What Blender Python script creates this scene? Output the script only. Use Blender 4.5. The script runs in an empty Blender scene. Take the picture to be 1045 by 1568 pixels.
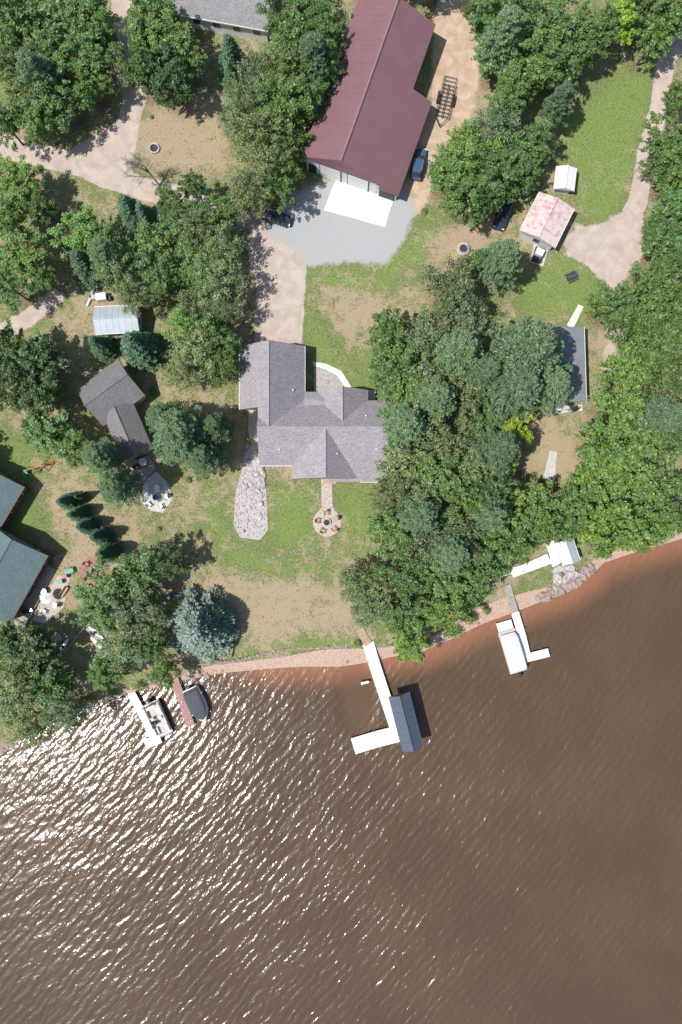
import bpy, math, random
import numpy as np
from mathutils import Vector, Matrix
random.seed(7)
rng = np.random.default_rng(7)
S = 0.1
H = 104.53
WZ = -0.6
def W(px, py, h=0.0):
    k = (H-h)/H*S
    return ((px-522.5)*k, (784-py)*k)
def ANG(p, q):
    return math.atan2(-(q[1]-p[1]), q[0]-p[0])
scene = bpy.context.scene
# ------------------------------------------------------------ node helpers
def setin(n, k, v, nt):
    if isinstance(v, bpy.types.NodeSocket):
        nt.links.new(v, n.inputs[k])
    else:
        n.inputs[k].default_value = v
def N(nt, t, ins=None, **kw):
    n = nt.nodes.new(t)
    for k, v in kw.items():
        setattr(n, k, v)
    if ins:
        for k, v in ins.items():
            setin(n, k, v, nt)
    return n
def c4(c):
    return (c[0], c[1], c[2], 1.0) if len(c) == 3 else c
def MIX(nt, f, a, b, blend='MIX'):
    n = nt.nodes.new('ShaderNodeMix'); n.data_type = 'RGBA'; n.blend_type = blend
    for i, v in ((0, f), (6, a), (7, b)):
        if isinstance(v, tuple): v = c4(v)
        setin(n, i, v, nt)
    return n.outputs[2]
def MATH(nt, op, a, b=0.0, c=0.0, clamp=False):
    n = nt.nodes.new('ShaderNodeMath'); n.operation = op; n.use_clamp = clamp
    setin(n, 0, a, nt); setin(n, 1, b, nt)
    if op in ('MULTIPLY_ADD',): setin(n, 2, c, nt)
    return n.outputs[0]
def MR(nt, v, a, b, c=0.0, d=1.0):
    n = N(nt, 'ShaderNodeMapRange', {0: v, 1: a, 2: b, 3: c, 4: d}, interpolation_type='SMOOTHSTEP')
    return n.outputs[0]
def NOISE(nt, vec, scale, detail=4.0, rough=0.55, dist=0.0):
    n = N(nt, 'ShaderNodeTexNoise', {'Scale': scale, 'Detail': detail, 'Roughness': rough, 'Distortion': dist})
    nt.links.new(vec, n.inputs['Vector'])
    return n.outputs[0]
def newmat(name):
    m = bpy.data.materials.new(name); m.use_nodes = True
    nt = m.node_tree; nt.nodes.clear()
    out = nt.nodes.new('ShaderNodeOutputMaterial')
    return m, nt, out
def M(name, col, rough=0.6, var=0.15, scale=3.0, bump=0.0, metallic=0.0, fine=25.0):
    m, nt, out = newmat(name)
    tc = nt.nodes.new('ShaderNodeTexCoord').outputs['Object']
    n1 = NOISE(nt, tc, scale, 5)
    n2 = NOISE(nt, tc, fine, 3)
    f = MATH(nt, 'ADD', MATH(nt, 'MULTIPLY', n1, 0.6), MATH(nt, 'MULTIPLY', n2, 0.4))
    f = MR(nt, f, 0.35, 0.65)
    lo = tuple(max(0, c*(1-var)) for c in col[:3]); hi = tuple(min(1, c*(1+var)) for c in col[:3])
    colr = MIX(nt, f, lo, hi)
    b = N(nt, 'ShaderNodeBsdfPrincipled', {'Base Color': colr, 'Roughness': rough, 'Metallic': metallic})
    if bump:
        bp = N(nt, 'ShaderNodeBump', {'Height': f, 'Strength': 0.6, 'Distance': bump})
        nt.links.new(bp.outputs[0], b.inputs['Normal'])
    nt.links.new(b.outputs[0], out.inputs[0])
    return m
def SHINGLE(name, col, var=0.3):
    m, nt, out = newmat(name)
    tc = nt.nodes.new('ShaderNodeTexCoord').outputs['Object']
    br = N(nt, 'ShaderNodeTexBrick', {'Scale': 1.0, 'Mortar Size': 0.012, 'Brick Width': 0.42, 'Row Height': 0.2, 'Bias': 0.0,
        'Color1': c4(tuple(c*(1-var) for c in col)), 'Color2': c4(tuple(c*(1+var) for c in col)), 'Mortar': c4(tuple(c*0.45 for c in col))})
    nt.links.new(tc, br.inputs['Vector'])
    n1 = NOISE(nt, tc, 0.5, 5); n2 = NOISE(nt, tc, 5.0, 4, 0.75)
    a = MIX(nt, MR(nt, n2, 0.42, 0.6), tuple(c*0.72 for c in col), tuple(min(1, c*1.35) for c in col))
    a = MIX(nt, 0.55, br.outputs[0], a)
    a = MIX(nt, MR(nt, n1, 0.3, 0.7, 0.0, 0.35), a, tuple(c*0.75 for c in col))
    b = N(nt, 'ShaderNodeBsdfPrincipled', {'Base Color': a, 'Roughness': 0.85, 'Specular IOR Level': 0.25})
    bp = N(nt, 'ShaderNodeBump', {'Height': n2, 'Strength': 0.5, 'Distance': 0.03})
    nt.links.new(bp.outputs[0], b.inputs['Normal'])
    nt.links.new(b.outputs[0], out.inputs[0])
    return m
def RUST(name, c1, c2, th):
    m, nt, out = newmat(name)
    tc = nt.nodes.new('ShaderNodeTexCoord').outputs['Object']
    br = N(nt, 'ShaderNodeTexBrick', {'Scale': 1.0, 'Mortar Size': 0.02, 'Brick Width': 0.9, 'Row Height': 2.4, 'Color1': c4(c1), 'Color2': c4(c2), 'Mortar': (0.2, 0.08, 0.07, 1)})
    nt.links.new(tc, br.inputs['Vector'])
    n = NOISE(nt, tc, 1.3, 6, 0.7)
    a = MIX(nt, MR(nt, n, th, th+0.12), br.outputs[0], c2)
    b = N(nt, 'ShaderNodeBsdfPrincipled', {'Base Color': a, 'Roughness': 0.55})
    nt.links.new(b.outputs[0], out.inputs[0]); return m
def LEAF(name, trans=0.3, hue=(1.25, 1.15, 0.7), vscale=0.45, lo=0.6, hi=1.5):
    m, nt, out = newmat(name)
    oi = nt.nodes.new('ShaderNodeObjectInfo')
    ge = nt.nodes.new('ShaderNodeNewGeometry')
    tc = nt.nodes.new('ShaderNodeTexCoord').outputs['Object']
    n = NOISE(nt, tc, vscale, 3)
    col = oi.outputs['Color']
    c2 = MIX(nt, 1.0, col, c4(hue), 'MULTIPLY')
    a = MIX(nt, MR(nt, n, 0.35, 0.65), col, c2)
    v = MR(nt, ge.outputs['Random Per Island'], 0.0, 1.0, lo, hi)
    hsv = N(nt, 'ShaderNodeHueSaturation', {'Hue': 0.5, 'Saturation': 1.0, 'Value': v, 'Color': a})
    d = N(nt, 'ShaderNodeBsdfPrincipled', {'Base Color': hsv.outputs[0], 'Roughness': 0.45, 'Specular IOR Level': 0.5})
    tcol = MIX(nt, 1.0, hsv.outputs[0], (1.3, 1.5, 0.5, 1), 'MULTIPLY')
    t = N(nt, 'ShaderNodeBsdfTranslucent', {'Color': tcol})
    mx = N(nt, 'ShaderNodeMixShader', {0: trans, 1: d.outputs[0], 2: t.outputs[0]})
    nt.links.new(mx.outputs[0], out.inputs[0])
    return m
# ------------------------------------------------------------ materials
m_shingle = SHINGLE('grey_brown_shingles', (0.325, 0.295, 0.312))
m_dshingle = SHINGLE('dark_grey_shingles', (0.20, 0.19, 0.195), 0.2)
m_gshingle = SHINGLE('grey_shingles', (0.27, 0.26, 0.265), 0.2)
m_bluegrey = SHINGLE('cool_grey_shingles', (0.24, 0.255, 0.28), 0.12)
m_teal = SHINGLE('teal_shingles', (0.125, 0.18, 0.185), 0.12)
m_maroon = M('maroon_metal_roof', (0.205, 0.105, 0.118), 0.6, 0.07, 0.4)
m_maroon2 = M('maroon_trim', (0.27, 0.16, 0.17), 0.5, 0.05)
m_white = M('white_paint', (0.75, 0.75, 0.74), 0.5, 0.06)
m_wsid = M('white_siding', (0.62, 0.63, 0.64), 0.6, 0.06)
m_tan = M('tan_siding', (0.45, 0.38, 0.3), 0.7, 0.08)
m_brown = M('brown_wood_siding', (0.17, 0.085, 0.05), 0.7, 0.2)
m_glass = M('window_glass', (0.03, 0.04, 0.05), 0.08, 0.1)
m_blue = M('pale_grey_metal_roof', (0.42, 0.465, 0.50), 0.5, 0.08, 0.8)
m_blue2 = M('slate_blue_metal_roof', (0.075, 0.095, 0.13), 0.7, 0.1)
m_conc = M('concrete', (0.66, 0.64, 0.60), 0.85, 0.10, 0.8, 0.01)
m_conc2 = M('weathered_concrete', (0.50, 0.475, 0.445), 0.85, 0.14, 1.5, 0.01)
m_paver = M('paver_stone', (0.47, 0.40, 0.355), 0.85, 0.25, 5, 0.02)
m_redpav = M('red_brick_paver', (0.35, 0.17, 0.135), 0.85, 0.25, 5, 0.02)
m_dock = M('white_dock_deck', (0.78, 0.77, 0.75), 0.6, 0.05)
m_wood = M('weathered_wood', (0.36, 0.32, 0.28), 0.8, 0.2, 4)
m_cedar = M('cedar_wood', (0.42, 0.28, 0.19), 0.75, 0.2, 4)
m_redwood = M('red_stained_wood', (0.38, 0.21, 0.185), 0.75, 0.18, 4)
m_rock = M('rock', (0.46, 0.42, 0.415), 0.9, 0.35, 2, 0.05)
m_redrock = M('red_rock', (0.35, 0.265, 0.235), 0.9, 0.35, 2, 0.05)
m_black = M('black_paint', (0.02, 0.02, 0.022), 0.5, 0.2)
m_dgrey = M('dark_canvas', (0.06, 0.065, 0.08), 0.75, 0.2)
m_alum = M('aluminium', (0.6, 0.61, 0.62), 0.35, 0.05, metallic=0.7)
m_carblue = M('blue_car_paint', (0.05, 0.10, 0.19), 0.25, 0.1)
m_cardark = M('dark_car_paint', (0.03, 0.04, 0.06), 0.25, 0.1)
m_tire = M('tyre_rubber', (0.02, 0.02, 0.02), 0.9, 0.1)
m_seat = M('cream_vinyl', (0.6, 0.52, 0.42), 0.6, 0.08)
m_green_p = M('green_plastic', (0.05, 0.3, 0.22), 0.5, 0.1)
m_red_p = M('red_plastic', (0.5, 0.06, 0.05), 0.5, 0.1)
m_orange_p = M('orange_plastic', (0.6, 0.22, 0.04), 0.5, 0.1)
m_pink = M('pink_flowers', (0.6, 0.15, 0.3), 0.7, 0.3, 9)
m_bark = M('bark', (0.12, 0.095, 0.075), 0.9, 0.3, 3, 0.03)
m_palebark = M('pale_bark', (0.36, 0.33, 0.3), 0.9, 0.3, 3, 0.03)
m_pinkroof = RUST('weathered_red_metal_roof', (0.52, 0.30, 0.30), (0.62, 0.51, 0.49), 0.42)
m_leaf = LEAF('broadleaf_foliage', 0.28, (1.18, 1.1, 0.8))
m_needle = LEAF('pine_needles', 0.15, (1.12, 1.12, 0.9), 0.7)
m_blade = LEAF('grass_blades', 0.2, (1.2, 1.1, 0.9), 0.3, .75, 1.3)
m_fire = M('ash_and_char', (0.05, 0.045, 0.04), 0.95, 0.3)
# ------------------------------------------------------------ mesh builder
BOXF = [(0,3,2,1),(4,5,6,7),(0,1,5,4),(1,2,6,5),(2,3,7,6),(3,0,4,7)]
class MB:
    def __init__(s): s.v=[]; s.f=[]; s.m=[]; s.mats=[]
    def add(s, vs, fs, mat, T=None):
        if mat not in s.mats: s.mats.append(mat)
        i = s.mats.index(mat); o = len(s.v)
        if T is not None: vs = [tuple(T @ Vector(v)) for v in vs]
        s.v += [tuple(v) for v in vs]
        s.f += [tuple(a+o for a in f) for f in fs]; s.m += [i]*len(fs)
    def box(s, x0,x1,y0,y1,z0,z1, mat, T=None):
        s.add([(x0,y0,z0),(x1,y0,z0),(x1,y1,z0),(x0,y1,z0),(x0,y0,z1),(x1,y0,z1),(x1,y1,z1),(x0,y1,z1)], BOXF, mat, T)
    def cbox(s, cx,cy,cz, lx,ly,lz, mat, rz=0, ry=0, rx=0):
        T = Matrix.Translation((cx,cy,cz)) @ Matrix.Rotation(rz,4,'Z') @ Matrix.Rotation(ry,4,'Y') @ Matrix.Rotation(rx,4,'X')
        s.box(-lx/2,lx/2,-ly/2,ly/2,-lz/2,lz/2, mat, T)
    def prism(s, pts, z0, z1, mat):
        a = sum(pts[i][0]*pts[(i+1)%len(pts)][1]-pts[(i+1)%len(pts)][0]*pts[i][1] for i in range(len(pts)))
        if a < 0: pts = pts[::-1]
        n = len(pts)
        vs = [(p[0],p[1],z0) for p in pts]+[(p[0],p[1],z1) for p in pts]
        fs = [tuple(range(n-1,-1,-1)), tuple(range(n,2*n))]+[(i,(i+1)%n,n+(i+1)%n,n+i) for i in range(n)]
        s.add(vs, fs, mat)
    def profile(s, prof, a0, a1, mat, axis='y'):
        n = len(prof)
        if axis == 'y': vs = [(p[0],a0,p[1]) for p in prof]+[(p[0],a1,p[1]) for p in prof]
        else: vs = [(a0,p[0],p[1]) for p in prof]+[(a1,p[0],p[1]) for p in prof]
        fs = [tuple(range(n-1,-1,-1)), tuple(range(n,2*n))]+[(i,(i+1)%n,n+(i+1)%n,n+i) for i in range(n)]
        s.add(vs, fs, mat)
    def cyl(s, p, q, r0, r1, mat, n=8):
        p=Vector(p); q=Vector(q); d=(q-p).normalized()
        a = d.orthogonal().normalized(); b = d.cross(a)
        vs=[]
        for c,r in ((p,r0),(q,r1)):
            for i in range(n):
                t=2*math.pi*i/n; vs.append(tuple(c+a*r*math.cos(t)+b*r*math.sin(t)))
        fs=[(i,(i+1)%n,n+(i+1)%n,n+i) for i in range(n)]+[tuple(range(n-1,-1,-1)),tuple(range(n,2*n))]
        s.add(vs,fs,mat)
    def loft(s, secs, mat, n=10, sq=0.6):
        vs=[]
        for (x,w,z0,z1) in secs:
            for i in range(n):
                t=2*math.pi*(i+0.5)/n; c=math.cos(t); d=math.sin(t)
                vs.append((x, w*math.copysign(abs(c)**sq,c), (z0+z1)/2+(z1-z0)/2*math.copysign(abs(d)**sq,d)))
        fs=[]
        for k in range(len(secs)-1):
            for i in range(n):
                fs.append((k*n+i,k*n+(i+1)%n,(k+1)*n+(i+1)%n,(k+1)*n+i))
        fs.append(tuple(range(n-1,-1,-1))); o=(len(secs)-1)*n; fs.append(tuple(range(o,o+n)))
        s.add(vs,fs,mat)
    def rocks(s, pts, r0, r1, mat, z=0.0):
        t=(1+5**.5)/2
        iv=[(-1,t,0),(1,t,0),(-1,-t,0),(1,-t,0),(0,-1,t),(0,1,t),(0,-1,-t),(0,1,-t),(t,0,-1),(t,0,1),(-t,0,-1),(-t,0,1)]
        ff=[(0,11,5),(0,5,1),(0,1,7),(0,7,10),(0,10,11),(1,5,9),(5,11,4),(11,10,2),(10,7,6),(7,1,8),(3,9,4),(3,4,2),(3,2,6),(3,6,8),(3,8,9),(4,9,5),(2,4,11),(6,2,10),(8,6,7),(9,8,1)]
        for (x,y) in pts:
            r=random.uniform(r0,r1)/1.9; a=random.uniform(.7,1.3); b=random.uniform(.5,.9); g=random.uniform(0,3)
            vs=[]
            for v in iv:
                j=random.uniform(.8,1.2); vx,vy=v[0]*r*a*j,v[1]*r*j
                vs.append((x+vx*math.cos(g)-vy*math.sin(g), y+vx*math.sin(g)+vy*math.cos(g), z+v[2]*r*b*j+r*0.3))
            s.add(vs,ff,mat)
    def mesh(s, name):
        me=bpy.data.meshes.new(name); me.from_pydata(s.v,[],s.f)
        for m in s.mats: me.materials.append(m)
        me.polygons.foreach_set('material_index', s.m); me.update(); return me
    def done(s, name, x=0,y=0,z=0,rz=0, smooth=False, bevel=0.0):
        me=s.mesh(name)
        if smooth: me.polygons.foreach_set('use_smooth',[True]*len(me.polygons))
        o=bpy.data.objects.new(name,me); scene.collection.objects.link(o)
        o.location=(x,y,z); o.rotation_euler=(0,0,rz)
        if bevel:
            md=o.modifiers.new('bevel','BEVEL'); md.width=bevel; md.segments=2; md.limit_method='ANGLE'
        return o
def place(me, name, x,y,z=0,rz=0,sc=(1,1,1)):
    o=bpy.data.objects.new(name,me); scene.collection.objects.link(o)
    o.location=(x,y,z); o.rotation_euler=(0,0,rz); o.scale=sc; return o
# ------------------------------------------------------------ ground
shore_px=[(-15000,1700),(-600,1330),(-200,1230),(-60,1185),(0,1158),(30,1135),(75,1108),(130,1085),(190,1064),(240,1052),(290,1040),(340,1031),(400,1025),(460,1021),(520,1021),(555,1016),(600,1006),(650,997),(700,975),(740,955),(790,937),(830,921),(870,907),(905,882),(925,862),(960,850),(1000,838),(1045,825),(1200,790),(1700,700),(15000,500)]
shore=[W(x,y,WZ) for x,y in shore_px]
land=shore+[(1600,1600),(-1600,1600)]
def seg_dist(X,Y,a,b):
    ax,ay=a; bx,by=b; dx=bx-ax; dy=by-ay; L=dx*dx+dy*dy+1e-9
    t=np.clip(((X-ax)*dx+(Y-ay)*dy)/L,0,1)
    return np.hypot(X-(ax+t*dx),Y-(ay+t*dy))
def sdf(X,Y,poly):
    d=np.full(X.shape,1e9); ins=np.zeros(X.shape,bool); n=len(poly)
    for i in range(n):
        a=poly[i]; b=poly[(i+1)%n]
        d=np.minimum(d,seg_dist(X,Y,a,b))
        c=((a[1]>Y)!=(b[1]>Y))
        xi=(b[0]-a[0])*(Y-a[1])/((b[1]-a[1])+1e-12)+a[0]
        ins^=(c&(X<xi))
    return np.where(ins,-d,d)
def pmask(X,Y,px,soft=1.0):
    return np.clip(0.5-sdf(X,Y,[W(*p) for p in px])/soft,0,1)
def lmask(X,Y,px,w,soft=1.0):
    p=[W(*q) for q in px]; d=np.full(X.shape,1e9)
    for i in range(len(p)-1): d=np.minimum(d,seg_dist(X,Y,p[i],p[i+1]))
    return np.clip(0.5-(d-w/2*S)/soft,0,1)
def grid(xs,ys):
    X,Y=np.meshgrid(xs,ys); nx=len(xs); ny=len(ys)
    i=np.arange(ny-1)[:,None]*nx+np.arange(nx-1)[None,:]
    F=np.stack([i,i+1,i+nx+1,i+nx],-1).reshape(-1,4)
    return X.ravel(),Y.ravel(),F
def gmesh(name,X,Y,Z,F):
    me=bpy.data.meshes.new(name)
    me.vertices.add(len(X)); me.vertices.foreach_set('co',np.stack([X,Y,Z],-1).astype('f').ravel())
    me.loops.add(F.size); me.loops.foreach_set('vertex_index',F.astype('i').ravel())
    me.polygons.add(len(F)); me.polygons.foreach_set('loop_start',np.arange(0,F.size,4,dtype='i')); me.polygons.foreach_set('loop_total',np.full(len(F),4,dtype='i'))
    me.update(calc_edges=True); me.polygons.foreach_set('use_smooth',[True]*len(F)); return me
def cattr(me,name,a,b,c,d=None):
    if d is None: d=np.ones_like(a)
    at=me.color_attributes.new(name,'FLOAT_COLOR','POINT')
    at.data.foreach_set('color',np.stack([a,b,c,d],-1).astype('f').ravel())
# ------------------------------------------------------------ tree list  (px,py,crown radius px,type,shade)
T=[]
def t(kind,lst):
    for e in lst: T.append((e[0],e[1],e[2],kind,e[3] if len(e)>3 else None))
t('d',[(30,30,38),(90,25,38),(140,28,36),(20,90,36),(75,85,38),(128,85,36),(158,62,24),(40,150,38),(98,150,36),(60,190,28),(8,190,28),(140,128,26,'l'),
 (222,45,38),(262,62,38),(214,105,34),(262,120,36,'k'),(240,25,34),(290,95,22),
 (440,20,36),(485,20,34),(448,72,36),(500,66,32),(398,112,34,'g'),(450,125,36),(503,112,24),(378,158,36,'g'),(430,165,38),(474,150,28),(392,208,38,'g'),(442,212,30),(362,185,26,'g'),(404,255,40,'g'),(384,296,32,'g'),(422,290,28),(438,250,26),
 (25,280,34,'l'),(12,335,32,'l'),(58,312,26),(35,390,36,'l'),(15,440,30),(72,430,18),
 (118,350,32,'l'),(160,368,30),(180,420,32,'g'),(238,372,36,'l'),(282,335,32),(290,405,36),(338,375,32,'g'),(248,425,32),(325,435,36,'g'),(298,470,28,'g'),(348,478,24,'g'),(300,285,20),(262,312,20),(335,318,28),(205,450,26,'g'),(300,350,34,'g'),
 (300,540,40,'g'),(280,575,28,'g'),(332,520,30),(342,560,24),(290,505,30,'l'),
 (18,540,40,'k'),(62,560,36,'k'),(28,600,36,'k'),(70,600,30,'k'),(80,668,36),(112,690,26,'l'),(55,650,20),
 (160,905,40),(212,882,38),(262,858,24,'k'),(205,935,40,'b'),(185,1005,36,'g'),(235,990,24),(160,1030,26),(250,1030,20),(150,940,30),
 (40,1005,42,'k'),(18,1060,38,'g'),(70,1050,38),(95,1090,36,'g'),(30,1110,30,'g'),(10,985,28),(60,1120,24,'g')])
t('d',[(596,520,38),(648,512,42,'b'),(690,440,38,'b'),(735,408,22),(610,568,42),(662,568,42,'b'),(722,522,36,'b'),(705,480,36,'b'),(700,610,40,'b'),(640,640,44,'b'),(738,650,30),(690,680,42,'b'),(628,700,42,'g'),(735,715,34,'g'),(650,755,42,'g'),(702,770,36),(755,745,38,'k'),(605,760,36,'b'),(598,812,36),(650,822,42,'b'),(712,828,40,'g'),(775,790,36,'l'),(825,775,34),(622,872,42),(678,885,42),(738,868,34),(778,828,34),(548,888,30,'g'),(563,930,30,'g'),(622,935,38),(682,935,36,'l'),(630,982,28,'l'),(590,905,34,'b'),(722,905,30),(800,815,30),(835,812,24),(670,720,34),(620,610,34),(790,660,26,'y'),(742,808,24,'y'),(765,715,22,'y'),(735,608,32),(762,625,28),(860,800,26)])
t('d',[(940,470,32),(988,440,30),(1022,470,38),(1000,528,38),(962,568,34,'l'),(1032,560,38),(1008,612,38),(942,622,36,'l'),(980,662,40),(1032,670,38),(925,685,36,'l'),(962,722,42,'l'),(1012,742,40),(912,745,36,'l'),(903,800,34,'l'),(945,805,40,'l'),(1000,800,40,'l'),(1040,785,34),(882,770,30),(925,838,20,'l'),(975,828,22,'l'),(1020,505,34),(970,500,30),
 (1022,210,32),(1035,262,34),(1005,252,20),(1030,320,36),(1022,370,34),(1032,420,36),(1015,345,24),
 (1000,62,26),(950,22,32,'y'),(990,15,30),(1032,20,36),(918,50,28),(1040,150,22),
 (770,28,40),(822,30,44),(872,40,40),(758,80,32),(812,92,40),(862,100,36),(790,132,30),(742,12,30),(905,75,26),
 (760,190,40,'g'),(722,222,36,'l'),(792,232,36),(700,262,36,'l'),(758,272,40),(712,300,34),(808,268,24),(682,262,28),(742,312,24,'k'),(775,160,26),(822,215,28)])
t('p',[(808,540,54),(790,592,46),(842,592,34),(770,400,32),(275,665,44),(312,700,28),(250,640,26),(155,700,28),(180,742,30),(765,690,34),(740,575,34),(855,160,22),(330,655,26),(705,540,38),(620,650,36),(665,610,36),(640,790,36),(690,845,36),(750,790,32),(480,95,32),(770,60,34),(165,395,28),(60,120,32),(1010,640,34)])
t('s',[(352,75,24),(352,110,16),(195,315,24),(218,325,18),(125,400,28),(205,525,32),(148,525,20),(97,768,15),(112,788,14),(127,806,15),(148,822,16),(158,848,18),(120,782,10),(862,570,26),(700,560,22),(250,320,16),(105,380,14),(120,760,8)])
t('b',[(302,965,54)])
for k in range(20):
    T.append((random.choice([random.uniform(-140,-35),random.uniform(1085,1190)]),random.uniform(-80,760),random.uniform(32,42),'d',random.choice([None,'l','k'])))
for k in range(10):
    T.append((random.uniform(-60,1100),random.uniform(-130,-45),random.uniform(32,42),'d',random.choice([None,'l','k'])))
def theight(e):
    px,py,r,k,sh=e
    if k=='d': return 5.5+r*0.13
    if k=='p': return 6.5+r*0.2
    if k=='b': return 11.0
    return 2.5+r*0.26
xs=np.concatenate([[-1600,-800,-400,-200,-120,-85],np.arange(-62,62.01,0.33),[85,120,200,400,800,1600]])
ys=np.concatenate([[-1600,-800,-400,-200,-120,-75],np.arange(-46,86.01,0.33),[110,150,250,500,900,1600]])
X,Y,F=grid(xs,ys)
sd=sdf(X,Y,land)
d=-sd
Z=np.where(d>0,np.minimum(0,WZ+0.17*d),np.maximum(-3.0,WZ+0.25*d))
sand=np.zeros_like(X)
def addl(px,w,soft=1.0):
    global sand; sand=np.maximum(sand,lmask(X,Y,px,w,soft))
def addp(px,soft=1.0):
    global sand; sand=np.maximum(sand,pmask(X,Y,px,soft))
addl([(190,-60),(186,40),(192,110),(208,150),(196,190),(185,260)],34)
addl([(-60,205),(20,228),(70,240),(110,250),(165,262),(215,288),(270,300)],34)
addp([(95,235),(150,205),(185,180),(215,150),(210,190),(195,230),(205,265),(240,290),(200,300),(150,285),(110,265)])
addl([(255,298),(330,318),(400,345)],26)
addp([(385,340),(460,345),(470,410),(466,470),(462,532),(390,532),(393,440),(380,390)])
addl([(-60,520),(10,505),(40,490),(85,455)],26,1.4)
addl([(1048,40),(1014,85),(1003,165),(983,232),(972,300),(950,345)],14)
addl([(1062,45),(1026,95),(1015,175),(995,240),(985,310),(972,345)],14)
addl([(1055,42),(1020,90),(1008,170),(989,236),(978,305),(960,345)],8,1.5)
addp([(862,372),(885,345),(915,345),(950,325),(985,330),(985,385),(968,420),(948,442),(925,438),(905,410),(870,392)],2.0)
addl([(940,430),(940,500),(930,560)],14,4.0)
sandy=pmask(X,Y,[(665,30),(680,-60),(720,-60),(742,60),(728,160),(690,230),(665,258),(650,325),(610,350),(600,300),(640,200),(660,150)],2.0)
gravel=pmask(X,Y,[(440,300),(500,275),(620,290),(636,320),(622,365),(592,403),(520,402),(472,410),(456,385),(400,352),(430,330)],2.6)
green=np.zeros_like(X)
for p in ([(468,470),(500,505),(520,545),(560,575),(540,590),(490,560),(466,532)],[(560,430),(600,385),(640,350),(680,340),(650,400),(610,420),(590,460)],[(845,190),(900,150),(985,80),(1008,95),(990,180),(960,300),(925,345),(885,330),(870,240)],
          [(325,740),(345,790),(350,830),(420,855),(500,868),(500,880),(400,880),(340,860),(315,800)],[(785,420),(830,395),(880,380),(920,440),(915,500),(800,490)],[(560,520),(600,560),(600,600),(540,590)],
          [(360,990),(550,970),(550,985),(360,1008)],[(0,670),(50,690),(60,800),(20,830),(0,820)],[(465,415),(560,405),(580,450),(500,450)],[(415,745),(480,740),(480,840),(420,840)],[(520,745),(570,745),(560,840),(525,840)]):
    green=np.maximum(green,pmask(X,Y,p,5.0))
dry=np.zeros_like(X)
for p in ([(280,872),(345,885),(420,880),(500,882),(545,905),(545,970),(440,995),(365,1000),(345,940),(280,915)],[(205,180),(240,150),(330,160),(345,240),(260,265),(205,240)],
          [(820,650),(905,655),(915,690),(870,750),(825,730)],[(500,430),(600,420),(620,470),(560,520),(520,500)],[(905,500),(945,500),(940,600),(905,580)],[(645,350),(750,330),(760,370),(700,395),(650,380)],[(690,0),(760,0),(740,120),(700,240)],[(90,760),(130,750),(200,850),(150,880),(120,850)]):
    dry=np.maximum(dry,pmask(X,Y,p,5.0))
bw=1.5+1.3*np.exp(-((X-(-1))/6.0)**2)+1.2*np.exp(-((X-24)/7.0)**2)
beach=np.clip(0.5-(d-bw)/1.0,0,1)
beach=np.maximum(beach*np.clip((X+26)/4,0,1),np.clip(0.5-(d-0.5)/1.0,0,1))
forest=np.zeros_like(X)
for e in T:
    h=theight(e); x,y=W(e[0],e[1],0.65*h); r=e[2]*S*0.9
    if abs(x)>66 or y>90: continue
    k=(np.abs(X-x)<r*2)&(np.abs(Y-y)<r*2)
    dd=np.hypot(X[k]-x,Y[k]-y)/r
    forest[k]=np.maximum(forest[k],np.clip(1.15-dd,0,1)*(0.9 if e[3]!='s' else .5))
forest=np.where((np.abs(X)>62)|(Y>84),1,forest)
me=gmesh('ground',X,Y,Z,F)
cattr(me,'ma',sand,gravel,green,sandy)
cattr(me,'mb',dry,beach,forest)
g=bpy.data.objects.new('ground',me); scene.collection.objects.link(g)
GX,GY,Gbad,Gforest,Gdry,Gd=X,Y,np.maximum.reduce([sand,gravel,sandy*.8,beach]),forest,dry-green,d
m,nt,out=newmat('ground_material')
tc=nt.nodes.new('ShaderNodeTexCoord').outputs['Object']
A=N(nt,'ShaderNodeVertexColor',layer_name='ma'); B=N(nt,'ShaderNodeVertexColor',layer_name='mb')
sa=N(nt,'ShaderNodeSeparateColor',{0:A.outputs[0]}).outputs; sb=N(nt,'ShaderNodeSeparateColor',{0:B.outputs[0]}).outputs
nb=NOISE(nt,tc,0.11,4,0.6); nm=NOISE(nt,tc,0.55,6,0.68,0.5); nf=NOISE(nt,tc,3.2,5,0.75); nff=NOISE(nt,tc,11.0,3,0.75)
def jit(mask,amt=0.9,lo=0.4,hi=0.6,n=nm):
    return MR(nt,MATH(nt,'ADD',mask,MATH(nt,'MULTIPLY',MATH(nt,'SUBTRACT',n,0.5),amt)),lo,hi)
mixn=MATH(nt,'ADD',MATH(nt,'MULTIPLY',nm,0.55),MATH(nt,'MULTIPLY',nf,0.45))
dryf=MATH(nt,'ADD',MATH(nt,'ADD',mixn,MATH(nt,'MULTIPLY',MATH(nt,'SUBTRACT',nb,0.5),0.4)),MATH(nt,'MULTIPLY',MATH(nt,'SUBTRACT',sb[0],sa[2]),0.11))
grass=MIX(nt,MR(nt,nf,0.35,0.65),(0.10,0.145,0.045),(0.19,0.235,0.08))
gg=MIX(nt,MR(nt,nf,0.35,0.65),(0.12,0.20,0.04),(0.20,0.29,0.07))
grass=MIX(nt,MR(nt,sa[2],0.3,0.9,0,0.75),grass,gg)
dryc=MIX(nt,MR(nt,nff,0.35,0.65),(0.30,0.225,0.145),(0.49,0.375,0.26))
base=MIX(nt,MR(nt,dryf,0.43,0.60,0.05,0.95),grass,dryc)
base=MIX(nt,MR(nt,nff,0.5,0.7,0,0.3),base,(0.5,0.42,0.3))
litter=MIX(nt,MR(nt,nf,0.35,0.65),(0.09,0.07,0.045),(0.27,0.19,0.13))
base=MIX(nt,MATH(nt,'MULTIPLY',jit(sb[2],0.9,0.3,0.9),0.75),base,litter)
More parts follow.
